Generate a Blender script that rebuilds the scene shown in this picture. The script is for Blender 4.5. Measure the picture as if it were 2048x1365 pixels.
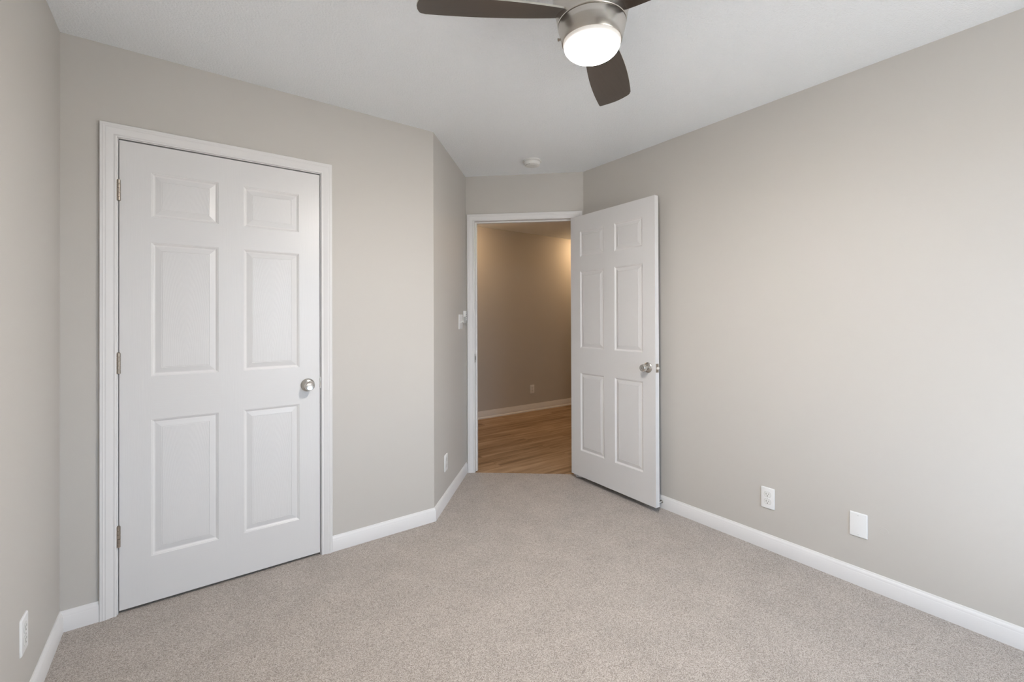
import bpy, bmesh, math
from mathutils import Vector, Matrix

C = bpy.context.scene.collection
for o in list(bpy.data.objects):
    bpy.data.objects.remove(o, do_unlink=True)

# ---------------------------------------------------------------- camera
W_PX, F_PX = 2048.0, 891.73
cam_d = bpy.data.cameras.new('camera')
cam = bpy.data.objects.new('camera', cam_d); C.objects.link(cam)
cam_d.sensor_fit = 'HORIZONTAL'; cam_d.sensor_width = 36.0
cam_d.lens = F_PX / W_PX * 36.0
cam_d.shift_y = -(682.5 - 634.37) / W_PX
cam_d.clip_start = 0.02
cr = Vector((0.8069, -0.5907, -0.0034)).normalized()
cf = Vector((0.5907, 0.8069, 0.0042)); cf = (cf - cr * cf.dot(cr)).normalized()
cu = cr.cross(cf)
m = Matrix((( cr.x, cu.x, -cf.x, 0), (cr.y, cu.y, -cf.y, 0), (cr.z, cu.z, -cf.z, 0), (0, 0, 0, 1)))
m.translation = Vector((0, 0, 1.2642))
cam.matrix_world = m
bpy.context.scene.camera = cam

# ---------------------------------------------------------------- world (overcast daylight outside the window)
SKY = 10.8
LAMP = 480.0
SUN = 85.0
w = bpy.data.worlds.new('sky'); bpy.context.scene.world = w; w.use_nodes = True
nt = w.node_tree; nt.nodes.clear()
tc = nt.nodes.new('ShaderNodeTexCoord'); sx = nt.nodes.new('ShaderNodeSeparateXYZ')
rp = nt.nodes.new('ShaderNodeValToRGB'); bg = nt.nodes.new('ShaderNodeBackground'); wo = nt.nodes.new('ShaderNodeOutputWorld')
mp = nt.nodes.new('ShaderNodeMapRange'); mp.inputs['From Min'].default_value = -1; mp.inputs['From Max'].default_value = 1
nt.links.new(tc.outputs['Generated'], sx.inputs[0]); nt.links.new(sx.outputs['Z'], mp.inputs['Value'])
nt.links.new(mp.outputs[0], rp.inputs[0]); nt.links.new(rp.outputs[0], bg.inputs[0]); nt.links.new(bg.outputs[0], wo.inputs[0])
e = rp.color_ramp.elements
e[0].position = 0.0; e[0].color = (0.53, 0.54, 0.53, 1)
e[1].position = 1.0; e[1].color = (0.65, 0.86, 1.11, 1)
x = e.new(0.492); x.color = (0.53, 0.54, 0.53, 1)
x = e.new(0.508); x.color = (0.65, 0.86, 1.11, 1)
bg.inputs[1].default_value = SKY
# high sun falling through the window onto the carpet behind and beside the camera
sd_ = bpy.data.lights.new('sun', 'SUN'); sd_.energy = SUN; sd_.angle = math.radians(1.5); sd_.color = (0.88, 0.98, 1.12)
so_ = bpy.data.objects.new('sun', sd_); C.objects.link(so_)
so_.rotation_euler = Vector((0.05, 0.50, -0.87)).to_track_quat('-Z', 'Y').to_euler()

vs = bpy.context.scene.view_settings
vs.view_transform = 'Standard'; vs.look = 'None'; vs.gamma = 1.0; vs.use_curve_mapping = False
vs.exposure = -0.26

# ---------------------------------------------------------------- room numbers (metres)
H = 2.44
XL, XR, YC, YB = -0.4126, 2.5697, 2.5474, -1.10
A = Vector((1.2561, YC)); I = Vector((1.8686, 3.1982)); B = Vector((XR, 2.5383))
TH = math.radians(46.739)
YH = 4.82          # far hallway wall
HX0, HX1 = 1.35, 6.4
YR0, YR1 = 3.27, 3.37   # wall behind the closet
WT = 0.115

# ---------------------------------------------------------------- helpers
def link(o, parent=None):
    C.objects.link(o)
    if parent is not None: o.parent = parent
    return o
def obj(name, bm, mats, parent=None, smooth=None, bevel=None):
    me = bpy.data.meshes.new(name)
    bmesh.ops.remove_doubles(bm, verts=bm.verts, dist=1e-6)
    bmesh.ops.recalc_face_normals(bm, faces=bm.faces)
    if smooth is not None:
        for f in bm.faces: f.smooth = True
        for ed in bm.edges:
            if len(ed.link_faces) == 2 and ed.calc_face_angle(0) > math.radians(smooth): ed.smooth = False
    bm.to_mesh(me); bm.free()
    for mm in (mats if isinstance(mats, (list, tuple)) else [mats]): me.materials.append(mm)
    o = bpy.data.objects.new(name, me); link(o, parent)
    if bevel:
        b = o.modifiers.new('bevel', 'BEVEL'); b.width = bevel; b.segments = 2; b.limit_method = 'ANGLE'; b.angle_limit = math.radians(40)
    return o
def empty(name, loc, rz=0.0):
    o = bpy.data.objects.new(name, None); link(o); o.location = loc; o.rotation_euler = (0, 0, rz); o.empty_display_size = 0.1
    return o
def tag(o, label, cat, group=None, kind=None):
    o['label'] = label; o['category'] = cat
    if group: o['group'] = group
    if kind: o['kind'] = kind
    return o
def struct(o, label, cat):
    return tag(o, label, cat, kind='structure')
def box(bm, x0, x1, y0, y1, z0, z1, mat=0, M=None):
    vs_ = [bm.verts.new(Vector(p)) for p in ((x0,y0,z0),(x1,y0,z0),(x1,y1,z0),(x0,y1,z0),(x0,y0,z1),(x1,y0,z1),(x1,y1,z1),(x0,y1,z1))]
    if M is not None:
        for v in vs_: v.co = M @ v.co
    for q in ((0,1,2,3),(7,6,5,4),(0,4,5,1),(1,5,6,2),(2,6,7,3),(3,7,4,0)):
        bm.faces.new([vs_[k] for k in q]).material_index = mat
    return vs_
def lathe(bm, prof, n=48, M=None, mat=0):
    """prof: list of (r, z); revolved about z."""
    rings = []
    for r, z in prof:
        if r < 1e-6:
            rings.append([bm.verts.new((0, 0, z))])
        else:
            rings.append([bm.verts.new((r*math.cos(2*math.pi*k/n), r*math.sin(2*math.pi*k/n), z)) for k in range(n)])
    for a, b in zip(rings, rings[1:]):
        for k in range(n):
            k2 = (k+1) % n
            if len(a) == 1 and len(b) == 1: continue
            if len(a) == 1: f = bm.faces.new((a[0], b[k], b[k2]))
            elif len(b) == 1: f = bm.faces.new((a[k], a[k2], b[0]))
            else: f = bm.faces.new((a[k], a[k2], b[k2], b[k]))
            f.material_index = mat
    if M is not None:
        for r in rings:
            for v in r: v.co = M @ v.co
def rrect(w_, h_, r, n=6):
    pts = []
    for cx, cy, a0 in ((w_/2-r, h_/2-r, 0), (-w_/2+r, h_/2-r, 90), (-w_/2+r, -h_/2+r, 180), (w_/2-r, -h_/2+r, 270)):
        for k in range(n+1):
            a = math.radians(a0 + 90*k/n); pts.append((cx + r*math.cos(a), cy + r*math.sin(a)))
    return pts
def plate_solid(bm, layers, mat=0, M=None):
    """stack of closed outlines (list of (x,z)) at depths y; local frame x right, z up, -y towards the viewer."""
    rings = []
    for pts, y in layers:
        rings.append([bm.verts.new(Vector((p[0], -y, p[1])) if M is None else M @ Vector((p[0], -y, p[1]))) for p in pts])
    n = len(rings[0])
    for a, b in zip(rings, rings[1:]):
        for k in range(n): bm.faces.new((a[k], a[(k+1)%n], b[(k+1)%n], b[k])).material_index = mat
    bm.faces.new(rings[0][::-1]).material_index = mat; bm.faces.new(rings[-1]).material_index = mat
def shift(pts, dx=0, dz=0): return [(p[0]+dx, p[1]+dz) for p in pts]

# ---------------------------------------------------------------- materials
def mat(name, col, rough=0.5, metal=0.0, spec=0.5):
    mm = bpy.data.materials.new(name); mm.use_nodes = True
    b = mm.node_tree.nodes['Principled BSDF']
    b.inputs['Base Color'].default_value = (*col, 1); b.inputs['Roughness'].default_value = rough
    b.inputs['Metallic'].default_value = metal; b.inputs['Specular IOR Level'].default_value = spec
    return mm, mm.node_tree, b
def N(nt, t, **kw):
    n = nt.nodes.new(t)
    for k, v in kw.items():
        if hasattr(n, k): setattr(n, k, v)
        else: n.inputs[k.replace('_', ' ')].default_value = v
    return n
def bump(nt, b, height, strength, dist):
    bn = N(nt, 'ShaderNodeBump'); bn.inputs['Strength'].default_value = strength; bn.inputs['Distance'].default_value = dist
    nt.links.new(height, bn.inputs['Height']); nt.links.new(bn.outputs[0], b.inputs['Normal']); return bn

def paint(name, col, rough, scale, strength, dist, detail=3):
    mm, nt, b = mat(name, col, rough, 0, 0.3)
    t = N(nt, 'ShaderNodeTexCoord'); n = N(nt, 'ShaderNodeTexNoise')
    n.inputs['Scale'].default_value = scale; n.inputs['Detail'].default_value = detail; n.inputs['Roughness'].default_value = 0.55
    nt.links.new(t.outputs['Object'], n.inputs['Vector']); bump(nt, b, n.outputs['Fac'], strength, dist)
    return mm
M_WALL = paint('greige_wall_paint', (0.560, 0.535, 0.503), 0.55, 220, 0.12, 0.0012)
M_CEIL = paint('white_textured_ceiling', (0.915, 0.94, 0.965), 0.9, 120, 0.7, 0.006, 4)
M_TRIM = paint('white_semigloss_trim', (0.76, 0.75, 0.75), 0.34, 30, 0.01, 0.0006)

def door_paint(name, mode):
    mm, nt, b = mat(name, (0.715, 0.708, 0.711), 0.34, 0, 0.5)
    t = N(nt, 'ShaderNodeTexCoord'); mp_ = N(nt, 'ShaderNodeMapping'); nt.links.new(t.outputs['Object'], mp_.inputs['Vector'])
    n = N(nt, 'ShaderNodeTexNoise'); n.inputs['Detail'].default_value = 4; n.inputs['Roughness'].default_value = 0.6
    wv = N(nt, 'ShaderNodeTexWave'); wv.wave_type = 'BANDS'
    if mode == 'rail':
        mp_.inputs['Scale'].default_value = (9, 1, 170); n.inputs['Scale'].default_value = 1.0
        nt.links.new(mp_.outputs[0], n.inputs['Vector']); h = n.outputs['Fac']
    elif mode == 'stile':
        mp_.inputs['Scale'].default_value = (190, 1, 9); n.inputs['Scale'].default_value = 1.0
        nt.links.new(mp_.outputs[0], n.inputs['Vector']); h = n.outputs['Fac']
    else:   # cathedral grain of a panel: rings of a stretched, distorted cylinder
        wv.wave_type = 'RINGS'; wv.rings_direction = 'Y'
        sp = N(nt, 'ShaderNodeSeparateXYZ'); nt.links.new(t.outputs['Object'], sp.inputs[0])
        def mth(op, a, b_=None):
            q = N(nt, 'ShaderNodeMath', operation=op); nt.links.new(a, q.inputs[0])
            if b_ is not None: q.inputs[1].default_value = b_
            return q.outputs[0]
        xx = mth('SUBTRACT', mth('ABSOLUTE', mth('SUBTRACT', sp.outputs[0], 0.4095)), 0.177)
        zf = mth('MULTIPLY', mth('GREATER_THAN', sp.outputs[2], 0.9), 0.80)
        zs = N(nt, 'ShaderNodeMath', operation='SUBTRACT'); nt.links.new(sp.outputs[2], zs.inputs[0]); nt.links.new(zf, zs.inputs[1])
        zz = mth('MULTIPLY', mth('SUBTRACT', zs.outputs[0], 0.26), 0.17)
        cb = N(nt, 'ShaderNodeCombineXYZ'); nt.links.new(xx, cb.inputs[0]); nt.links.new(zz, cb.inputs[2])
        nt.links.new(cb.outputs[0], wv.inputs['Vector'])
        wv.inputs['Scale'].default_value = 46; wv.inputs['Distortion'].default_value = 3.6; wv.inputs['Detail'].default_value = 2.5; wv.inputs['Detail Scale'].default_value = 1.2
        h = wv.outputs['Fac']
    bump(nt, b, h, 0.34 if mode != 'panel' else 0.15, 0.0008)
    return mm
M_DOOR = [door_paint('white_door_stile', 'stile'), door_paint('white_door_rail', 'rail'), door_paint('white_door_panel', 'panel'), M_TRIM]

def carpet():
    mm, nt, b = mat('speckled_beige_carpet', (0.5, 0.45, 0.4), 0.95, 0, 0.1)
    t = N(nt, 'ShaderNodeTexCoord')
    v = N(nt, 'ShaderNodeTexVoronoi'); v.inputs['Scale'].default_value = 400; v.inputs['Randomness'].default_value = 1
    n = N(nt, 'ShaderNodeTexNoise'); n.inputs['Scale'].default_value = 300; n.inputs['Detail'].default_value = 4; n.inputs['Roughness'].default_value = 0.7
    n2 = N(nt, 'ShaderNodeTexNoise'); n2.inputs['Scale'].default_value = 6; n2.inputs['Detail'].default_value = 3
    sp = N(nt, 'ShaderNodeSeparateColor')
    for q in (v, n, n2): nt.links.new(t.outputs['Object'], q.inputs['Vector'])
    nt.links.new(v.outputs['Color'], sp.inputs[0])
    mx = N(nt, 'ShaderNodeMath', operation='MULTIPLY_ADD'); mx.inputs[1].default_value = 0.42
    nt.links.new(sp.outputs[0], mx.inputs[0])
    m2 = N(nt, 'ShaderNodeMath', operation='MULTIPLY'); m2.inputs[1].default_value = 0.58
    nt.links.new(n.outputs['Fac'], m2.inputs[0]); nt.links.new(m2.outputs[0], mx.inputs[2])
    r = N(nt, 'ShaderNodeValToRGB'); el = r.color_ramp.elements
    el[0].position = 0.22; el[0].color = (0.20, 0.155, 0.125, 1)
    el[1].position = 0.78; el[1].color = (0.78, 0.735, 0.685, 1)
    q = el.new(0.42); q.color = (0.435, 0.375, 0.33, 1)
    q = el.new(0.58); q.color = (0.59, 0.53, 0.48, 1)
    nt.links.new(mx.outputs[0], r.inputs[0])
    hs = N(nt, 'ShaderNodeHueSaturation'); mr = N(nt, 'ShaderNodeMapRange')
    mr.inputs['From Min'].default_value = 0.3; mr.inputs['From Max'].default_value = 0.7; mr.inputs['To Min'].default_value = 0.76; mr.inputs['To Max'].default_value = 0.87
    nt.links.new(n2.outputs['Fac'], mr.inputs['Value']); nt.links.new(mr.outputs[0], hs.inputs['Value']); nt.links.new(r.outputs[0], hs.inputs['Color'])
    nt.links.new(hs.outputs[0], b.inputs['Base Color'])
    b.inputs['Sheen Weight'].default_value = 0.25; b.inputs['Sheen Roughness'].default_value = 0.6
    bump(nt, b, mx.outputs[0], 0.7, 0.006)
    return mm
M_CARPET = carpet()

def wood():
    mm, nt, b = mat('brown_plank_floor', (0.3, 0.2, 0.12), 0.5, 0, 0.35)
    t = N(nt, 'ShaderNodeTexCoord'); br = N(nt, 'ShaderNodeTexBrick')
    br.offset = 0.37; br.inputs['Scale'].default_value = 1.0
    br.inputs['Brick Width'].default_value = 1.1; br.inputs['Row Height'].default_value = 0.15
    br.inputs['Mortar Size'].default_value = 0.0012; br.inputs['Mortar Smooth'].default_value = 0.1
    br.inputs['Color1'].default_value = (0.0, 0.0, 0.0, 1); br.inputs['Color2'].default_value = (1, 1, 1, 1); br.inputs['Mortar'].default_value = (0.1, 0.1, 0.1, 1)
    nt.links.new(t.outputs['Object'], br.inputs['Vector'])
    mp_ = N(nt, 'ShaderNodeMapping'); mp_.inputs['Scale'].default_value = (1.6, 22, 1); nt.links.new(t.outputs['Object'], mp_.inputs['Vector'])
    ad = N(nt, 'ShaderNodeVectorMath', operation='ADD'); nt.links.new(mp_.outputs[0], ad.inputs[0])
    sc = N(nt, 'ShaderNodeVectorMath', operation='SCALE'); sc.inputs['Scale'].default_value = 7.0
    nt.links.new(br.outputs['Color'], sc.inputs[0]); nt.links.new(sc.outputs[0], ad.inputs[1])
    n = N(nt, 'ShaderNodeTexNoise'); n.inputs['Scale'].default_value = 1.0; n.inputs['Detail'].default_value = 5; n.inputs['Roughness'].default_value = 0.6; n.inputs['Distortion'].default_value = 0.6
    nt.links.new(ad.outputs[0], n.inputs['Vector'])
    mx = N(nt, 'ShaderNodeMath', operation='MULTIPLY_ADD'); mx.inputs[1].default_value = 0.16
    s = N(nt, 'ShaderNodeSeparateColor'); nt.links.new(br.outputs['Color'], s.inputs[0]); nt.links.new(s.outputs[0], mx.inputs[0]); nt.links.new(n.outputs['Fac'], mx.inputs[2])
    r = N(nt, 'ShaderNodeValToRGB'); el = r.color_ramp.elements
    el[0].position = 0.32; el[0].color = (0.12, 0.066, 0.034, 1); el[1].position = 0.8; el[1].color = (0.46, 0.32, 0.20, 1)
    q = el.new(0.52); q.color = (0.27, 0.17, 0.095, 1)
    nt.links.new(mx.outputs[0], r.inputs[0]); nt.links.new(r.outputs[0], b.inputs['Base Color'])
    bump(nt, b, br.outputs['Fac'], -0.4, 0.002)
    return mm
M_WOOD = wood()

def brushed(name, col, rough, vec=(1, 1, 1), aniso=0.0):
    mm, nt, b = mat(name, col, rough, 1.0)
    t = N(nt, 'ShaderNodeTexCoord'); mp_ = N(nt, 'ShaderNodeMapping'); mp_.inputs['Scale'].default_value = vec
    n = N(nt, 'ShaderNodeTexNoise'); n.inputs['Scale'].default_value = 60; n.inputs['Detail'].default_value = 3
    nt.links.new(t.outputs['Object'], mp_.inputs['Vector']); nt.links.new(mp_.outputs[0], n.inputs['Vector'])
    mr = N(nt, 'ShaderNodeMapRange'); mr.inputs['To Min'].default_value = rough-0.015; mr.inputs['To Max'].default_value = rough+0.02
    nt.links.new(n.outputs['Fac'], mr.inputs['Value']); nt.links.new(mr.outputs[0], b.inputs['Roughness'])
    if aniso:
        b.inputs['Anisotropic'].default_value = aniso
        tg = N(nt, 'ShaderNodeTangent'); tg.direction_type = 'RADIAL'; tg.axis = 'Z'; nt.links.new(tg.outputs[0], b.inputs['Tangent'])
    return mm
M_NICKEL = brushed('brushed_nickel', (0.60, 0.565, 0.52), 0.24, (1, 1, 14), 0.75)
M_KNOB = brushed('satin_nickel', (0.60, 0.58, 0.55), 0.24)
M_HINGE = brushed('aged_nickel_hinge', (0.42, 0.365, 0.31), 0.38)
M_DARK = mat('dark_slot', (0.03, 0.028, 0.025), 0.6)[0]
M_PLASTIC = paint('white_wall_plate_plastic', (0.84, 0.84, 0.84), 0.3, 40, 0.02, 0.0003)
M_PLASTIC2 = paint('white_receptacle_plastic', (0.78, 0.78, 0.76), 0.35, 40, 0.02, 0.0003)
M_GREYPL = paint('grey_button_rubber', (0.22, 0.22, 0.22), 0.5, 40, 0.02, 0.0003)
M_LINE = mat('plate_gap_grey', (0.42, 0.42, 0.41), 0.5)[0]
M_RUBBER = mat('white_rubber_tip', (0.7, 0.7, 0.68), 0.6)[0]

def blade_mat():
    mm, nt, b = mat('dark_bronze_blade', (0.05, 0.035, 0.025), 0.33, 0, 0.5)
    t = N(nt, 'ShaderNodeTexCoord'); mp_ = N(nt, 'ShaderNodeMapping'); mp_.inputs['Scale'].default_value = (3, 60, 1)
    n = N(nt, 'ShaderNodeTexNoise'); n.inputs['Scale'].default_value = 2; n.inputs['Detail'].default_value = 4
    nt.links.new(t.outputs['Object'], mp_.inputs['Vector']); nt.links.new(mp_.outputs[0], n.inputs['Vector'])
    r = N(nt, 'ShaderNodeValToRGB'); el = r.color_ramp.elements
    el[0].position = 0.3; el[0].color = (0.040, 0.028, 0.021, 1); el[1].position = 0.7; el[1].color = (0.050, 0.036, 0.027, 1)
    nt.links.new(n.outputs['Fac'], r.inputs[0]); nt.links.new(r.outputs[0], b.inputs['Base Color'])
    return mm
M_BLADE = blade_mat()
M_BLADE_EDGE = mat('pale_blade_edge', (0.52, 0.50, 0.45), 0.5)[0]

def emissive(name, col, strength, base=(0.9, 0.9, 0.88)):
    mm, nt, b = mat(name, base, 0.35)
    b.inputs['Emission Color'].default_value = (*col, 1); b.inputs['Emission Strength'].default_value = strength
    return mm
M_GLOW = emissive('lit_frosted_glass', (1.0, 0.92, 0.84), LAMP, (0.55, 0.54, 0.52))
def rim_falloff(mm):      # the bulbs sit low in the bowl: the glass next to its metal rim glows only faintly
    nt = mm.node_tree; b = nt.nodes['Principled BSDF']; t = N(nt, 'ShaderNodeTexCoord'); sp = N(nt, 'ShaderNodeSeparateXYZ')
    nt.links.new(t.outputs['Object'], sp.inputs[0])
    r = N(nt, 'ShaderNodeMapRange'); r.interpolation_type = 'SMOOTHSTEP'
    r.inputs['From Min'].default_value = 2.156-2.44; r.inputs['From Max'].default_value = 2.122-2.44
    r.inputs['To Min'].default_value = 0.0; r.inputs['To Max'].default_value = 1.0
    nt.links.new(sp.outputs['Z'], r.inputs['Value'])
    p = N(nt, 'ShaderNodeMath', operation='POWER'); p.inputs[1].default_value = 4.0; nt.links.new(r.outputs[0], p.inputs[0])
    q = N(nt, 'ShaderNodeMath', operation='MULTIPLY_ADD'); q.inputs[1].default_value = LAMP*1.35; q.inputs[2].default_value = 0.5
    nt.links.new(p.outputs[0], q.inputs[0]); nt.links.new(q.outputs[0], b.inputs['Emission Strength'])
rim_falloff(M_GLOW)
mg, ntg, bgl = mat('window_glass', (1, 1, 1), 0.0); bgl.inputs['Transmission Weight'].default_value = 1.0; bgl.inputs['IOR'].default_value = 1.01
M_GLASS = mg
_tr = ntg.nodes.new('ShaderNodeBsdfTransparent'); _gl = ntg.nodes.new('ShaderNodeBsdfGlossy'); _gl.inputs['Roughness'].default_value = 0.02
_mx = ntg.nodes.new('ShaderNodeMixShader'); _mx.inputs[0].default_value = 0.07
_tr.inputs[0].default_value = (0.97, 0.98, 0.975, 1)
ntg.links.new(_tr.outputs[0], _mx.inputs[1]); ntg.links.new(_gl.outputs[0], _mx.inputs[2]); ntg.links.new(_mx.outputs[0], ntg.nodes['Material Output'].inputs[0])

# ---------------------------------------------------------------- shell
def wall(name, P0, P1, thick, label, holes=(), ext0=0.0, ext1=0.0, z0=-0.02, z1=H+0.0, mats=None):
    """prism along P0->P1 (plan), room side is to the RIGHT of P0->P1 walking direction; thickness goes to the left."""
    P0 = Vector(P0); P1 = Vector(P1); d = (P1-P0); L = d.length; d.normalize(); n = Vector((-d.y, d.x))
    ss = sorted({-ext0, L+ext1, *[h[0] for h in holes], *[h[1] for h in holes]})
    zz = sorted({z0, z1, *[max(h[2], z0) for h in holes], *[h[3] for h in holes]})
    bm = bmesh.new()
    def solid(i, j):
        if i < 0 or j < 0 or i >= len(ss)-1 or j >= len(zz)-1: return False
        sc, zc = (ss[i]+ss[i+1])/2, (zz[j]+zz[j+1])/2
        return not any(h[0] < sc < h[1] and h[2] < zc < h[3] for h in holes)
    cache = {}
    def V(i, j, k):
        if (i, j, k) not in cache:
            p = P0 + d*ss[i] + n*(thick*k); cache[(i, j, k)] = bm.verts.new((p.x, p.y, zz[j]))
        return cache[(i, j, k)]
    for i in range(len(ss)-1):
        for j in range(len(zz)-1):
            if not solid(i, j): continue
            bm.faces.new((V(i,j,0), V(i+1,j,0), V(i+1,j+1,0), V(i,j+1,0)))
            bm.faces.new((V(i,j,1), V(i,j+1,1), V(i+1,j+1,1), V(i+1,j,1)))
            if not solid(i-1, j): bm.faces.new((V(i,j,0), V(i,j+1,0), V(i,j+1,1), V(i,j,1)))
            if not solid(i+1, j): bm.faces.new((V(i+1,j,0), V(i+1,j,1), V(i+1,j+1,1), V(i+1,j+1,0)))
            if not solid(i, j-1): bm.faces.new((V(i,j,0), V(i,j,1), V(i+1,j,1), V(i+1,j,0)))
            if not solid(i, j+1): bm.faces.new((V(i,j+1,0), V(i+1,j+1,0), V(i+1,j+1,1), V(i,j+1,1)))
    o = obj(name, bm, mats or M_WALL)
    return struct(o, label, 'wall')

eD = (B - I).normalized(); nD = Vector((eD.y, -eD.x))      # along the doorway wall; nD points into the bedroom
if nD.dot(I) > 0: nD = -nD
LD = (B - I).length
# closet door opening and bedroom door opening
CJ0, CJ1, CHEAD = -0.2335, 0.5855, 2.0485
DJ0, DJ1, DHEAD = 0.0745, 0.8935, 2.0705
JT = 0.018
wall('wall_left', (XL, YB), (XL, YC), WT, 'long greige wall at the left edge of the photo', ext0=WT, ext1=WT)
wall('wall_closet', (XL, YC), A, WT, 'greige wall holding the closed closet door',
     holes=[(CJ0-JT-XL, CJ1+JT-XL, -1, CHEAD+JT)], ext0=0.0)
wall('wall_angled', A, I, 0.10, 'narrow greige wall running slantwise to the open doorway', ext1=0.02)
wall('wall_doorway', I, B, WT, 'short greige wall around the open doorway', holes=[(DJ0-JT, DJ1+JT, -1, DHEAD+JT)], ext0=0.0, ext1=0.0)
wall('wall_right', B, (XR, YB), WT, 'large greige wall on the right with a low outlet and blank plate', ext0=0.09, ext1=WT)
WX0, WX1, WZ0, WZ1 = 0.72, 2.02, 0.55, 2.05
wall('wall_back', (XR, YB), (XL, YB), WT, 'greige wall behind the camera with the window', holes=[(XR-WX1, XR-WX0, WZ0, WZ1)])
wall('wall_closet_rear', (XL, YR0), (1.80, YR0), YR1-YR0, 'wall at the back of the closet', ext0=WT)
wall('wall_closet_side', (XL, YC+WT), (XL, YR0), WT, 'left side wall of the closet', ext0=0)
wall('wall_hallway', (HX0, YH), (HX1, YH), WT, 'warm lit hallway wall seen through the open doorway', ext0=WT, ext1=WT)
wall('wall_hallway_left', (HX0, YR1), (HX0, YH), WT, 'left end wall of the hallway')
wall('wall_hallway_right', (HX1, YH), (HX1, 2.55), WT, 'right end wall of the hallway')
wall('wall_hallway_near', (HX1, 2.55), (XR+WT, 2.55), WT, 'hallway wall beside the bedroom', ext0=WT)

bm = bmesh.new(); box(bm, XL-WT, HX1+WT, YB-WT, YH+WT, H, H+0.1)
struct(obj('ceiling', bm, M_CEIL), 'white finely textured ceiling', 'ceiling')
# carpet: room polygon up to the slanting carpet edge in the doorway, plus the closet floor
ce0 = I + eD*(DJ0+0.0) + nD*0.004; ce1 = I + eD*DJ1 + nD*(-0.052)
poly = [(XL-0.0, YB), (XR, YB), (XR, B.y), tuple(B), tuple(I+eD*DJ1), tuple(ce1), tuple(ce0), tuple(I+eD*DJ0), tuple(I), tuple(A), (XL, YC)]
bm = bmesh.new()
def slab(bm, pts, z0, z1):
    pts = [p for k, p in enumerate(pts) if (Vector(p)-Vector(pts[k-1])).length > 1e-4]
    lo = [bm.verts.new((p[0], p[1], z0)) for p in pts]; hi = [bm.verts.new((p[0], p[1], z1)) for p in pts]
    bm.faces.new(lo[::-1]); bm.faces.new(hi)
    for k in range(len(pts)): bm.faces.new((lo[k], lo[(k+1)%len(pts)], hi[(k+1)%len(pts)], hi[k]))
slab(bm, poly, -0.02, 0.0)
slab(bm, [(CJ0, YC), (CJ1, YC), (CJ1, YR0), (CJ0, YR0)], -0.02, 0.0)
struct(obj('floor', bm, M_CARPET), 'speckled beige carpet covering the bedroom floor', 'carpet')
bm = bmesh.new(); box(bm, XL-WT, HX1+WT, YB-WT, YH+WT, -0.12, -0.0201)
struct(obj('floor_base', bm, mat('subfloor', (0.3, 0.25, 0.2), 0.8)[0]), 'subfloor under the carpet', 'floor')
fh = [tuple(ce0-nD*0.002), tuple(ce1-nD*0.002), tuple(I+eD*DJ1-nD*WT), tuple(I+eD*(LD+0.08)-nD*(WT+.002)), (XR+WT+0.02, 2.60), (HX1, 2.60), (HX1, YH), (HX0, YH), (HX0, YR1), (1.86, YR1), tuple(I+eD*DJ0-nD*WT)]
bm = bmesh.new(); slab(bm, fh, -0.02, -0.008)
struct(obj('floor_hallway', bm, M_WOOD), 'brown wood plank floor of the hallway beyond the doorway', 'floor')

# ---------------------------------------------------------------- trim profiles
def sweep(bm, path, closed, prof, frame):
    """path: points; frame(k)-> (U, V) vectors: the profile (u, v) is placed at p + U*u + V*v (mitred vectors given by caller)."""
    rings = []
    for k, p in enumerate(path):
        U, V_ = frame(k); rings.append([bm.verts.new(p + U*u + V_*v) for u, v in prof])
    n = len(prof)
    for a, b in zip(rings, rings[1:]):
        for k in range(n): bm.faces.new((a[k], a[(k+1)%n], b[(k+1)%n], b[k]))
    bm.faces.new(rings[0][::-1]); bm.faces.new(rings[-1])
CAS = [(0.0, 0.0), (0.0, 0.0075), (0.0015, 0.0095), (0.0045, 0.0105), (0.0085, 0.0100), (0.0098, 0.0090), (0.0125, 0.0089), (0.0138, 0.0097),
       (0.022, 0.0115), (0.031, 0.0150), (0.0345, 0.0158), (0.0358, 0.0149), (0.0385, 0.0149), (0.0397, 0.0162), (0.044, 0.0168), (0.0455, 0.0158),
       (0.048, 0.0157), (0.049, 0.0162), (0.0535, 0.0155), (0.0555, 0.0125), (0.0555, 0.0)]
def casing(name, O, e, n, s0, s1, head, z0, label, parts):
    """O: plan origin, e along the wall, n into the room; s0,s1 inner edges; head: inner top edge."""
    E = Vector((e.x, e.y, 0)); NN = Vector((n.x, n.y, 0)); Z = Vector((0, 0, 1)); O3 = Vector((O.x, O.y, 0))
    path = [O3+E*s0+Z*z0, O3+E*s0+Z*head, O3+E*s1+Z*head, O3+E*s1+Z*z0]
    Us = [-E, -E+Z, E+Z, E]
    bm = bmesh.new(); sweep(bm, path, False, CAS, lambda k: (Us[k], NN))
    o = obj(name, bm, M_TRIM, smooth=40); struct(o, label, 'door casing')
    return o
def jamb(parent, O, e, n, j0, j1, head, z0, stop_y, depth=WT):
    E = Vector((e.x, e.y, 0)); NN = Vector((n.x, n.y, 0))
    M = Matrix(((E.x, -NN.x, 0, O.x), (E.y, -NN.y, 0, O.y), (0, 0, 1, 0), (0, 0, 0, 1)))   # local y goes away from the room
    bm = bmesh.new()
    box(bm, j0-JT, j0, 0, depth, z0, head+JT, 0, M); box(bm, j1, j1+JT, 0, depth, z0, head+JT, 0, M); box(bm, j0, j1, 0, depth, head, head+JT, 0, M)
    a, b = stop_y
    box(bm, j0, j0+0.010, a, b, z0, head, 0, M); box(bm, j1-0.010, j1, a, b, z0, head, 0, M); box(bm, j0+0.010, j1-0.010, a, b, head-0.010, head, 0, M)
    return obj('jamb', bm, M_TRIM, parent)
eC, nC, OC = Vector((1, 0)), Vector((0, -1)), Vector((0, YC))
t1 = casing('trim_1', OC, eC, nC, CJ0-0.004, CJ1+0.003, CHEAD+0.003, -0.002, 'white moulded casing framing the closed closet door', None)
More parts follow.
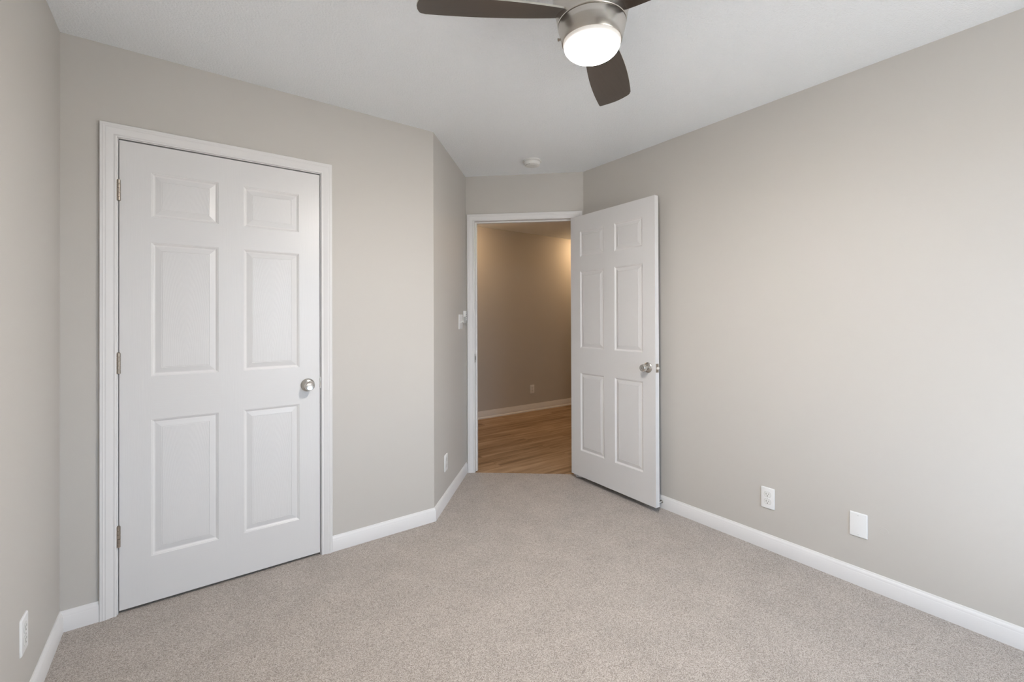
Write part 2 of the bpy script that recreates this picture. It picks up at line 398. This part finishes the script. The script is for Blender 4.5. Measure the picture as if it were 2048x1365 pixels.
jamb(t1, OC, eC, nC, CJ0, CJ1, CHEAD, -0.002, (0.037, 0.07))
t2 = casing('trim_2', I, eD, nD, DJ0-0.005, DJ1+0.005, DHEAD+0.000, -0.002, 'white moulded casing around the open doorway', None)
j2 = jamb(t2, I, eD, nD, DJ0, DJ1, DHEAD, -0.002, (0.040, 0.075))
# strike plate on the left jamb of the open doorway
E3, N3 = Vector((eD.x, eD.y, 0)), Vector((nD.x, nD.y, 0))
MD = Matrix(((E3.x, -N3.x, 0, I.x), (E3.y, -N3.y, 0, I.y), (0, 0, 1, 0), (0, 0, 0, 1)))
bm = bmesh.new(); box(bm, DJ0, DJ0+0.0016, -0.004, 0.034, 0.905, 0.975, 0, MD); box(bm, DJ0+0.0014, DJ0+0.0020, 0.008, 0.026, 0.925, 0.955, 1, MD)
obj('strike_plate', bm, [M_KNOB, M_DARK], j2)
bm = bmesh.new(); box(bm, CJ1-0.0014, CJ1+0.0002, 0, 0.03, 0.895, 0.955, 0, Matrix.Translation((0, YC, 0)))
obj('strike_plate', bm, M_KNOB, t1)

BB = [(0.0, -0.004), (0.0130, -0.004), (0.0130, 0.0590), (0.0120, 0.0610), (0.0112, 0.0625), (0.0112, 0.0655), (0.0095, 0.0705), (0.0070, 0.0755), (0.0058, 0.0765), (0.0050, 0.0800), (0.0035, 0.0828), (0.0, 0.0828)]
def baseboard(name, pts, label, prof=BB, miters=(None, None), z=0.0):
    """pts: plan polyline, room on the right-hand side when walking."""
    P = [Vector((p[0], p[1], z)) for p in pts]; dirs = [(b-a).normalized() for a, b in zip(P, P[1:])]
    R = [Vector((d.y, -d.x, 0)) for d in dirs]
    Us = []
    for k in range(len(P)):
        if k == 0: U = miters[0] or R[0]
        elif k == len(P)-1: U = miters[1] or R[-1]
        else:
            s = (R[k-1]+R[k]).normalized(); U = s / s.dot(R[k])
        Us.append(U)
    bm = bmesh.new(); sweep(bm, P, False, prof, lambda k: (Us[k], Vector((0, 0, 1))))
    return struct(obj(name, bm, M_TRIM, smooth=35), label, 'baseboard')
def miter(ra, rb):
    s = (ra+rb).normalized(); return s / s.dot(ra)
rL, rCl, rAn = Vector((1, 0, 0)), Vector((0, -1, 0)), Vector((math.sin(TH), -math.cos(TH), 0))
rDo, rRi, rBa = Vector((nD.x, nD.y, 0)), Vector((-1, 0, 0)), Vector((0, 1, 0))
co = 0.0555
baseboard('baseboard_left', [(XL, YB), (XL, YC)], 'white baseboard along the left wall', miters=(miter(rL, rBa), miter(rL, rCl)))
baseboard('baseboard_closet_left', [(XL, YC), (CJ0-0.004-co, YC)], 'short white baseboard left of the closet door', miters=(miter(rCl, rL), None))
baseboard('baseboard_closet_right', [(CJ1+0.003+co, YC), tuple(A)], 'white baseboard between the closet door and the wall corner', miters=(None, miter(rCl, rAn)))
baseboard('baseboard_angled', [tuple(A), tuple(I-Vector((math.cos(TH), math.sin(TH)))*0.001)], 'white baseboard on the slanting wall left of the doorway', miters=(miter(rAn, rCl), None))
baseboard('baseboard_right', [(B.x, B.y-0.02), (XR, YB)], 'long white baseboard along the right wall', miters=(None, miter(rRi, rBa)))
baseboard('baseboard_back', [(XR, YB), (XL, YB)], 'white baseboard behind the camera', miters=(miter(rBa, rRi), miter(rBa, rL)))
BH = [(0.0, -0.004), (0.026, -0.004), (0.026, 0.010), (0.0235, 0.016), (0.019, 0.020), (0.0140, 0.0215), (0.0140, 0.062), (0.012, 0.066), (0.0120, 0.070), (0.009, 0.080), (0.006, 0.088), (0.005, 0.096), (0.0, 0.096)]
baseboard('baseboard_hallway', [(HX0, YH), (HX1, YH)], 'white baseboard with shoe moulding in the hallway', prof=BH, z=-0.008)

# ---------------------------------------------------------------- six panel doors
COLS = [(0.1075, 0.3575), (0.4615, 0.7115)]
ROWS = [(0.202, 0.807), (1.000, 1.596), (1.708, 1.907)]
DW, DHH, DT = 0.8125, 2.028, 0.0350
RINGS = [(0.0, 0.0), (0.0016, 0.0018), (0.0045, 0.0024), (0.0058, 0.0042), (0.0095, 0.0070), (0.0125, 0.0078), (0.0150, 0.0072), (0.0345, 0.0022), (0.0362, 0.0018), (0.0368, 0.0032), (0.0385, 0.0032), (0.0392, 0.0022)]
def door_slab(bm):
    """local: x from hinge edge 0..DW, y 0 (front, facing -y) .. DT, z 0..DHH. materials: 0 stile 1 rail 2 panel 3 edge"""
    xs = [0, COLS[0][0], COLS[0][1], COLS[1][0], COLS[1][1], DW]
    zs = [0, ROWS[0][0], ROWS[0][1], ROWS[1][0], ROWS[1][1], ROWS[2][0], ROWS[2][1], DHH]
    for side in (0, 1):
        y0 = 0 if side == 0 else DT; sg = 1 if side == 0 else -1
        V = {(i, j): bm.verts.new((x, y0, z)) for i, x in enumerate(xs) for j, z in enumerate(zs)}
        for i in range(5):
            for j in range(7):
                if i in (1, 3) and j in (1, 3, 5):
                    prev = [V[(i, j)], V[(i+1, j)], V[(i+1, j+1)], V[(i, j+1)]]
                    x0, x1, z0, z1 = xs[i], xs[i+1], zs[j], zs[j+1]
                    for (d, dep) in RINGS[1:]:
                        cur = [bm.verts.new(c) for c in ((x0+d, y0+sg*dep, z0+d), (x1-d, y0+sg*dep, z0+d), (x1-d, y0+sg*dep, z1-d), (x0+d, y0+sg*dep, z1-d))]
                        for k in range(4): bm.faces.new((prev[k], prev[(k+1)%4], cur[(k+1)%4], cur[k])).material_index = 3 if d < 0.016 else (0 if k in (1, 3) else 1)
                        prev = cur
                    bm.faces.new(prev).material_index = 2
                else:
                    f = bm.faces.new((V[(i, j)], V[(i+1, j)], V[(i+1, j+1)], V[(i, j+1)]))
                    f.material_index = 1 if (i in (1, 3) ) else 0
    for q in (((0,0,0),(DW,0,0),(DW,DT,0),(0,DT,0)), ((0,0,DHH),(DW,0,DHH),(DW,DT,DHH),(0,DT,DHH)), ((0,0,0),(0,DT,0),(0,DT,DHH),(0,0,DHH)), ((DW,0,0),(DW,DT,0),(DW,DT,DHH),(DW,0,DHH))):
        bm.faces.new([bm.verts.new(c) for c in q]).material_index = 3
def knob(parent, x, z, y, sgn, lock):
    """sgn=-1: faces local -y"""
    M = Matrix.Translation((x, y, z)) @ Matrix.Rotation(math.radians(90 if sgn < 0 else -90), 4, 'X')
    bm = bmesh.new()
    lathe(bm, [(0.0, 0.0), (0.0345, 0.0), (0.0345, 0.002), (0.0325, 0.0045), (0.0260, 0.0085), (0.0185, 0.0115), (0.0150, 0.0122), (0.0, 0.0122)], 48)
    r = obj('door_knob_rose', bm, M_KNOB, parent, smooth=35); r.matrix_local = M
    bm = bmesh.new()
    lathe(bm, [(0.0, 0.0120), (0.0125, 0.0120), (0.0120, 0.0200), (0.0135, 0.0245), (0.0185, 0.0285), (0.0232, 0.0345), (0.0252, 0.0420), (0.0252, 0.0470), (0.0242, 0.0530), (0.0222, 0.0575), (0.0205, 0.0592), (0.0190, 0.0588), (0.0, 0.0570)], 48)
    k = obj('door_knob', bm, M_KNOB, parent, smooth=30); k.matrix_local = M
    if lock:
        bm = bmesh.new(); lathe(bm, [(0.0, 0.0565), (0.0062, 0.0565), (0.0062, 0.0612), (0.0, 0.0612)], 24); box(bm, -0.001, 0.001, -0.0035, 0.0035, 0.0612, 0.0616, 1)
        l = obj('lock_button', bm, [M_KNOB, M_DARK], k, smooth=35)
    return r, k
def hinge(parent, z, x=-0.0015, y=-0.006):
    bm = bmesh.new(); h0 = -0.0445; n = 5; sl = 0.089/n
    for q in range(n):
        a = h0+q*sl
        lathe(bm, [(0, a+0.0004), (0.0063, a+0.0004), (0.0068, a+0.001), (0.0068, a+sl-0.001), (0.0063, a+sl-0.0004), (0, a+sl-0.0004)], 20)
    lathe(bm, [(0, 0.0445), (0.0048, 0.0445), (0.0052, 0.0465), (0.003, 0.0478), (0, 0.048)], 20)
    box(bm, -0.0012, 0.0012, 0.0, 0.030, -0.0445, 0.0445)
    o = obj('hinge', bm, M_HINGE, parent, smooth=35); o.matrix_local = Matrix.Translation((x, y, z)); return o
def make_door(name, loc, rz, label, knuckle_front, latch_z=0.9035):
    bm = bmesh.new(); door_slab(bm)
    for f in bm.faces: f.smooth = False
    o = obj(name, bm, M_DOOR); struct(o, label, 'door'); o.location = loc; o.rotation_euler = (0, 0, rz)
    return o
d1 = make_door('door_1', (-0.2305, YC+0.0005, 0.014), 0.0, 'closed white six-panel closet door with a round nickel knob', True)
knob(d1, DW-0.060, 0.9035, 0.0, -1, False); knob(d1, DW-0.060, 0.9035, DT, 1, False)
for z in (1.809, 1.064, 0.3205): hinge(d1, z)
bm = bmesh.new(); box(bm, DW-0.0002, DW+0.0009, 0.004, 0.031, 0.875, 0.932, 0); box(bm, DW, DW+0.0032, -0.004, 0.020, 0.893, 0.914, 0)
obj('latch', bm, M_HINGE, d1)
ang = math.radians(-92.068)
# the visible face is the door's -y side; the free edge swings towards the camera along +x
d2 = make_door('door_2', (2.4822, 2.5933, 0.0366), ang, 'white six-panel bedroom door standing wide open against the right wall', False)
# local +y must point to the right wall (world +x):  R(-92)*(0,1) = (sin92, cos92)
knob(d2, DW-0.060, 0.9035, 0.0, -1, True); knob(d2, DW-0.060, 0.9035, DT, 1, False)
for z in (1.809, 1.064, 0.3205):
    hg = hinge(d2, z, 0.0, DT+0.0065)
    hg.matrix_local = Matrix.Translation((-0.0015, DT+0.0065, z)) @ Matrix.Rotation(math.pi, 4, 'Z')
bm = bmesh.new(); box(bm, DW-0.0002, DW+0.0010, 0.005, 0.030, 0.875, 0.932, 0)
lt = obj('latch_plate', bm, M_HINGE, d2)
bm = bmesh.new()
vv = [bm.verts.new(c) for c in ((DW+0.001, 0.011, 0.8955), (DW+0.001, 0.024, 0.8955), (DW+0.011, 0.024, 0.8955), (DW+0.001, 0.011, 0.9115), (DW+0.001, 0.024, 0.9115), (DW+0.011, 0.024, 0.9115))]
for q in ((0, 1, 2), (5, 4, 3), (0, 3, 4, 1), (1, 4, 5, 2), (2, 5, 3, 0)): bm.faces.new([vv[k] for k in q])
obj('latch_bolt', bm, M_HINGE, d2)

# ---------------------------------------------------------------- wall plates
def frame_matrix(p, n2):
    """local x: to the viewer's right along the wall, -y: out of the wall, z up. n2: plan normal into the room."""
    n = Vector((n2[0], n2[1], 0)).normalized(); xr = Vector((0, 0, 1)).cross(n)     # viewer's right when facing the wall
    return Matrix(((xr.x, -n.x, 0, p[0]), (xr.y, -n.y, 0, p[1]), (0, 0, 1, p[2]), (0, 0, 0, 1)))
def plate_bm(w_, h_, t=0.0058):
    bm = bmesh.new()
    plate_solid(bm, [(rrect(w_, h_, 0.003, 3), 0.0), (rrect(w_, h_, 0.003, 3), t*0.45), (rrect(w_-0.004, h_-0.004, 0.003, 3), t*0.9), (rrect(w_-0.0075, h_-0.0075, 0.003, 3), t)])
    return bm
def screw(parent, x, z, y, mt=None):
    bm = bmesh.new(); lathe(bm, [(0, 0), (0.0032, 0), (0.0030, 0.0007), (0.0018, 0.0013), (0, 0.0015)], 16, Matrix.Translation((x, -y, z)) @ Matrix.Rotation(math.radians(90), 4, 'X'))
    box(bm, x-0.0024, x+0.0024, -y-0.0017, -y-0.0010, z-0.0003, z+0.0003, 1)
    return obj('screw', bm, [mt or M_PLASTIC2, M_DARK], parent, smooth=40)
def outlet_faces(parent):
    for zc in (0.0195, -0.0195):
        pts = []
        for k in range(40):
            a = 2*math.pi*k/40; x_ = 0.0172*math.cos(a); z_ = 0.0172*math.sin(a); z_ = max(-0.0140, min(0.0140, z_)); pts.append((x_, z_+zc))
        out = [(p[0]*1.07, (p[1]-zc)*1.07+zc) for p in pts]
        bm = bmesh.new()
        plate_solid(bm, [(out, 0.0052), (out, 0.00605)], 2)
        plate_solid(bm, [(pts, 0.0050), (pts, 0.0068), ([(p[0]*0.97, (p[1]-zc)*0.97+zc) for p in pts], 0.0072)], 0)
        box(bm, -0.0076, -0.0054, -0.00745, -0.0071, zc-0.0015, zc+0.0080, 1)
        box(bm, 0.0056, 0.0074, -0.00745, -0.0071, zc-0.0005, zc+0.0070, 1)
        plate_solid(bm, [(shift(rrect(0.0050, 0.0052, 0.0022, 4), 0, zc-0.0075), 0.0071), (shift(rrect(0.0050, 0.0052, 0.0022, 4), 0, zc-0.0075), 0.00745)], 1)
        obj('receptacle', bm, [M_PLASTIC2, M_DARK, M_LINE], parent, smooth=35)
    screw(parent, 0, 0, 0.0058)
def place(o, p, n2): o.matrix_world = frame_matrix(p, n2); return o
def new_outlet():
    o = obj('wall_outlet', plate_bm(0.070, 0.1135), M_PLASTIC, smooth=25); outlet_faces(o); return o
def copy_tree(o, parent=None):
    c = o.copy(); C.objects.link(c)
    if parent is not None: c.parent = parent
    for ch in [q for q in bpy.data.objects if q.parent == o]: copy_tree(ch, c)
    return c
GO = 'duplex outlets on the walls'
o1 = place(new_outlet(), (XR-0.0001, 1.1460, 0.2798), (-1, 0)); tag(o1, 'white duplex outlet low on the right wall, left of the blank plate', 'outlet', GO)
def another(p, n2, label):
    c = copy_tree(o1); place(c, p, n2); tag(c, label, 'outlet', GO); return c
dA = Vector((math.cos(TH), math.sin(TH))); nA = Vector((math.sin(TH), -math.cos(TH)))
pa = A + dA*0.268 + nA*0.0001
another((XL+0.0001, 2.040, 0.2800), (1, 0), 'white outlet plate low on the left wall, seen edge-on at the photo edge')
another((pa.x, pa.y, 0.2800), nA, 'white outlet low on the narrow slanting wall, left of the open doorway')
another((3.8700, YH-0.0001, 0.2915), (0, -1), 'outlet above the hallway baseboard, seen through the open doorway')
# blank cover plate
bp = place(obj('blank_plate', plate_bm(0.070, 0.1135), M_PLASTIC, smooth=25), (XR-0.0001, 0.7390, 0.2835), (-1, 0))
tag(bp, 'blank white cover plate low on the right wall', 'wall plate')
for z in (0.0445, -0.0445): screw(bp, 0, z, 0.0058, M_PLASTIC)
# painted-over round patch on the right wall
bm = bmesh.new(); lathe(bm, [(0.0, 0.0), (0.0155, 0.0), (0.0150, 0.0008), (0.0135, 0.0010), (0.0125, 0.0005), (0.0, 0.0005)], 32, Matrix.Rotation(math.radians(90), 4, 'X'))
pt = place(obj('wall_patch', bm, M_WALL, smooth=25), (XR-0.00005, 0.6440, 0.2880), (-1, 0)); tag(pt, 'small round painted-over patch on the right wall beside the blank plate', 'wall patch')
# double light switch on the angled wall
ps = A + dA*0.705 + nA*0.0001
sw = place(obj('light_switch', plate_bm(0.116, 0.1145), M_PLASTIC, smooth=25), (ps.x, ps.y, 1.2420), nA)
tag(sw, 'white double toggle switch plate on the slanting wall by the doorway', 'light switch')
for x_, up in ((-0.023, 1), (0.023, -1)):
    bm = bmesh.new(); box(bm, x_-0.0052, x_+0.0052, -0.0062, -0.0054, -0.012, 0.012, 0)
    M = Matrix.Translation((x_, -0.0055, 0)) @ Matrix.Rotation(math.radians(28*up), 4, 'X')
    box(bm, -0.0036, 0.0036, -0.0135, 0.0, -0.0042, 0.0042, 0, M)
    obj('toggle', bm, M_PLASTIC2, sw, bevel=0.0008)
    screw(sw, x_, 0.030, 0.0058); screw(sw, x_, -0.030, 0.0058)
# fan remote in its holder
pr = A + dA*0.828 + nA*0.0001
hd = empty('remote_holder', (0, 0, 0)); hd.matrix_world = frame_matrix((pr.x, pr.y, 1.2790), nA)
tag(hd, 'white wall holder for the fan remote, between switch and doorway', 'remote holder')
bm = bmesh.new(); plate_solid(bm, [(rrect(0.050, 0.104, 0.012), 0.0), (rrect(0.050, 0.104, 0.012), 0.003), (rrect(0.048, 0.102, 0.011), 0.004)]); obj('back_plate', bm, M_PLASTIC, hd, smooth=30)
bm = bmesh.new()
for sx_ in (-1, 1): box(bm, sx_*0.0245-0.0015, sx_*0.0245+0.0015, -0.020, -0.003, -0.048, 0.004)
box(bm, -0.0245, 0.0245, -0.020, -0.003, -0.0505, -0.0475); box(bm, -0.0245, 0.0245, -0.0215, -0.0195, -0.0500, -0.026)
obj('cradle', bm, M_LINE, hd, bevel=0.001)
rm = place(obj('fan_remote', (lambda b: (plate_solid(b, [(rrect(0.040, 0.094, 0.010), 0.0), (rrect(0.043, 0.097, 0.011), 0.002), (rrect(0.043, 0.097, 0.011), 0.012), (rrect(0.039, 0.093, 0.010), 0.0142)]), b)[1])(bmesh.new()), M_PLASTIC2, smooth=30),
           (pr.x+nA.x*0.0044, pr.y+nA.y*0.0044, 1.2810), nA)
tag(rm, 'small white fan remote with dark buttons resting in the wall holder', 'remote control')
for x_, z_, rr_ in ((0.0, 0.034, 0.0022), (-0.010, 0.018, 0.0040), (0.010, 0.018, 0.0040), (-0.010, 0.002, 0.0040), (0.010, 0.002, 0.0040), (0.0, -0.014, 0.0046)):
    bm = bmesh.new(); lathe(bm, [(0, 0), (rr_, 0), (rr_*0.9, 0.0012), (0, 0.0014)], 20, Matrix.Translation((x_, -0.0141, z_)) @ Matrix.Rotation(math.radians(90), 4, 'X'))
    obj('button', bm, M_GREYPL, rm, smooth=35)

# ---------------------------------------------------------------- door stop behind the open door
ds = empty('door_stop', (0, 0, 0)); ds.matrix_world = frame_matrix((XR-0.0130, 1.8130, 0.0440), (-1, 0))
tag(ds, 'small metal door stop on the baseboard behind the open door', 'door stop')
RX = Matrix.Rotation(math.radians(90), 4, 'X')
bm = bmesh.new(); lathe(bm, [(0, 0), (0.0115, 0), (0.0110, 0.002), (0.0065, 0.0055), (0.0045, 0.0065), (0.0, 0.0065)], 24, RX); obj('base', bm, M_KNOB, ds, smooth=35)
bm = bmesh.new()
prof = [(0, 0.006)]
for k in range(15): prof += [(0.0042, 0.0065+k*0.0027), (0.0052, 0.0065+k*0.0027+0.0009), (0.0042, 0.0065+k*0.0027+0.0018)]
prof += [(0, 0.048)]
lathe(bm, prof, 20, RX); obj('spring', bm, M_KNOB, ds, smooth=60)
bm = bmesh.new(); lathe(bm, [(0, 0.047), (0.0065, 0.047), (0.0070, 0.049), (0.0070, 0.056), (0.0055, 0.059), (0, 0.0595)], 20, RX); obj('rubber_tip', bm, M_RUBBER, ds, smooth=35)

# ---------------------------------------------------------------- smoke detector
sd = empty('smoke_detector', (2.080, 2.583, H)); tag(sd, 'round white smoke detector on the ceiling above the doorway', 'smoke detector')
bm = bmesh.new(); lathe(bm, [(0, 0), (0.0700, 0), (0.0705, -0.003), (0.0700, -0.0085), (0.0660, -0.0105), (0.0, -0.0105)], 64); obj('mounting_base', bm, M_PLASTIC2, sd, smooth=35)
bm = bmesh.new(); lathe(bm, [(0, -0.0105), (0.0560, -0.0105), (0.0560, -0.0145), (0.0610, -0.0150), (0.0615, -0.0200), (0.0595, -0.0290), (0.0545, -0.0350), (0.0380, -0.0380), (0.0370, -0.0400), (0.0250, -0.0405), (0.0240, -0.0395), (0, -0.0395)], 64)
cv = obj('cover', bm, M_PLASTIC2, sd, smooth=30)
bm = bmesh.new(); lathe(bm, [(0, 0), (0.009, 0), (0.0085, -0.0018), (0, -0.002)], 24, Matrix.Translation((-0.030, -0.020, -0.0372))); obj('test_button', bm, M_PLASTIC2, sd, smooth=35)
bm = bmesh.new()
for k in range(5):
    a = math.radians(150+k*14); box(bm, -0.004, 0.004, -0.0012, 0.0012, -0.0006, 0.0006, 0, Matrix.Translation((0.047*math.cos(a), 0.047*math.sin(a), -0.0367)) @ Matrix.Rotation(a+math.pi/2, 4, 'Z'))
obj('vent_slots', bm, M_DARK, sd)

# ---------------------------------------------------------------- ceiling fan
FX, FY = 1.063, 1.009
fan = empty('ceiling_fan', (FX, FY, H)); tag(fan, 'brushed nickel ceiling fan with three dark blades and a lit dome light', 'ceiling fan')
def fz(z): return z - H
bm = bmesh.new(); lathe(bm, [(0, 0), (0.082, 0), (0.082, -0.012), (0.076, -0.034), (0.058, -0.050), (0.030, -0.056), (0, -0.056)], 64); obj('canopy', bm, M_NICKEL, fan, smooth=35)
bm = bmesh.new(); lathe(bm, [(0, fz(2.39)), (0.060, fz(2.39)), (0.100, fz(2.375)), (0.1235, fz(2.345)), (0.1270, fz(2.315)), (0.1235, fz(2.280)), (0.1150, fz(2.247)), (0.1115, fz(2.2275)), (0.1102, fz(2.2180)), (0.1085, fz(2.2165)), (0.0, fz(2.2165))], 96)
obj('motor_housing', bm, M_NICKEL, fan, smooth=35)
bm = bmesh.new(); lathe(bm, [(0, fz(2.2165)), (0.1045, fz(2.2165)), (0.1045, fz(2.2135)), (0.1085, fz(2.2130)), (0.1090, fz(2.2110)), (0.1055, fz(2.1960)), (0.1010, fz(2.1780)), (0.0962, fz(2.1600)), (0.0950, fz(2.1575)), (0.0935, fz(2.1575)), (0.0935, fz(2.1640)), (0, fz(2.1640))], 96)
lk = obj('light_housing', bm, M_NICKEL, fan, smooth=35)
# small pull switch on the left of the housing
sa = math.atan2(1.0, -0.72)
bm = bmesh.new(); Ms = Matrix.Translation((0.1035*math.cos(sa), 0.1035*math.sin(sa), fz(2.190))) @ Matrix.Rotation(sa, 4, 'Z') @ Matrix.Rotation(math.radians(90), 4, 'Y')
lathe(bm, [(0, -0.001), (0.0028, -0.001), (0.0028, 0.003), (0.0045, 0.0035), (0.0045, 0.0085), (0, 0.0090)], 16, Ms); box(bm, -0.0015, 0.0015, -0.001, 0.001, 0.0, 0.006, 0, Matrix.Translation((0.104*math.cos(sa), 0.104*math.sin(sa), fz(2.196))))
obj('switch_knob', bm, M_HINGE, lk, smooth=35)
# lamp dome
bm = bmesh.new(); prof = [(0.0, fz(2.163)), (0.0915, fz(2.163)), (0.0925, fz(2.158))]
for k in range(1, 17):
    a = math.radians(90*k/16); prof.append((0.0925*math.cos(a)**0.9 if k < 16 else 0.0, fz(2.158) - 0.0510*math.sin(a)))
lathe(bm, prof, 96); obj('lamp_shade', bm, M_GLOW, fan, smooth=60)
# blades
def vccw(u): return 0.016 + 0.507*u - 0.595*u*u + 0.234*u**3
def vcw(u): return -0.011 - 0.110*u + 0.308*u*u + 0.005*u**3
PITCH = 0.2814
outl = []
us = [0.075 + (0.515-0.075)*k/28 for k in range(29)]
for u in us: outl.append((u, vccw(u)))
outl += [(0.5205, 0.1500), (0.5235, 0.1475), (0.5320, 0.1300), (0.5420, 0.1080), (0.5495, 0.0860), (0.5530, 0.0620), (0.5525, 0.0400), (0.5505, 0.0310), (0.5470, 0.0262), (0.5430, 0.0245)]
for u in reversed([0.075 + (0.536-0.075)*k/28 for k in range(29)]): outl.append((u, vcw(u)))
def blade_bm():
    bm = bmesh.new(); T = 0.0065; tp = math.tan(PITCH)
    lo = [bm.verts.new((u, v, -v*tp)) for u, v in outl]; hi = [bm.verts.new((u, v+0.0*T, -v*tp+T)) for u, v in outl]
    f = bm.faces.new(lo[::-1]); f.material_index = 0
    f = bm.faces.new(hi); f.material_index = 0
    for k in range(len(outl)): bm.faces.new((lo[k], lo[(k+1)%len(outl)], hi[(k+1)%len(outl)], hi[k])).material_index = 1
    return bm
b0 = obj('blade', blade_bm(), [M_BLADE, M_BLADE_EDGE], fan)
for k in range(3):
    b_ = b0 if k == 0 else b0.copy()
    if k: C.objects.link(b_); b_.parent = fan
    b_.location = (0, 0, fz(2.2470)); b_.rotation_euler = (0, 0, math.radians(23.71 + 120*k))

# ---------------------------------------------------------------- hallway recessed lights (real lamps of the hall)
def hall_light(x_, y_, label, strength):
    r = empty('ceiling_light', (x_, y_, H)); tag(r, label, 'ceiling light', 'dome lights on the hallway ceiling')
    bm = bmesh.new(); lathe(bm, [(0, 0.0), (0.125, 0.0), (0.128, -0.006), (0.125, -0.022), (0.112, -0.026), (0.0, -0.026)], 48)
    obj('ceiling_pan', bm, M_NICKEL, r, smooth=35)
    prof = [(0, -0.026), (0.111, -0.026)] + [(0.111*math.cos(math.radians(a)), -0.028-0.062*math.sin(math.radians(a))) for a in range(0, 90, 8)] + [(0, -0.090)]
    bm = bmesh.new(); lathe(bm, prof, 48)
    obj('glass_dome', bm, emissive('warm_lit_glass', (1.0, 0.66, 0.36), strength), r, smooth=60)
hall_light(4.90, 4.48, 'warm dome light on the hallway ceiling, hidden behind the open door', 90)
hall_light(2.58, 4.42, 'warm dome light on the hallway ceiling, left of the doorway opening', 66)

# ---------------------------------------------------------------- window behind the camera
wn = empty('window_1', (0, YB, 0)); struct(wn, 'white framed double-hung window behind the camera', 'window')
def wbox(bm, x0, x1, y0, y1, z0, z1): box(bm, x0, x1, y0, y1, z0, z1)
bm = bmesh.new(); fw = 0.04
for (a, b, c, d) in ((WX0, WX0+fw, WZ0, WZ1), (WX1-fw, WX1, WZ0, WZ1), (WX0+fw, WX1-fw, WZ0, WZ0+fw), (WX0+fw, WX1-fw, WZ1-fw, WZ1)): wbox(bm, a, b, -0.10, -0.03, c, d)
xm = (WX0+WX1)/2; zm = (WZ0+WZ1)/2
wbox(bm, xm-0.03, xm+0.03, -0.10, -0.03, WZ0+fw, WZ1-fw); 
for (a, b) in ((WX0+fw, xm-0.03), (xm+0.03, WX1-fw)): wbox(bm, a, b, -0.09, -0.05, zm-0.02, zm+0.02)
obj('window_frame', bm, M_TRIM, wn)
bm = bmesh.new()
for (a, b) in ((WX0+fw, xm-0.03), (xm+0.03, WX1-fw)):
    for (c, d) in ((WZ0+fw, zm-0.02), (zm+0.02, WZ1-fw)):
        vq = [bm.verts.new(p) for p in ((a, -0.07, c), (b, -0.07, c), (b, -0.07, d), (a, -0.07, d))]; bm.faces.new(vq)
bmesh.ops.solidify(bm, geom=bm.faces[:], thickness=0.003)
obj('pane', bm, M_GLASS, wn)
bm = bmesh.new(); wbox(bm, WX0-0.07, WX1+0.07, 0.0, 0.03, WZ0-0.02, WZ0); obj('window_sill', bm, M_TRIM, wn)
# portal that tells the renderer where the sky is seen through the window
pd = bpy.data.lights.new('window_portal', 'AREA'); pd.shape = 'RECTANGLE'; pd.size = WX1-WX0; pd.size_y = WZ1-WZ0; pd.cycles.is_portal = True
po = bpy.data.objects.new('window_portal', pd); link(po, wn); po.location = (xm, -WT-0.02, zm); po.rotation_euler = (math.radians(90), 0, 0)
bpy.context.view_layer.update()
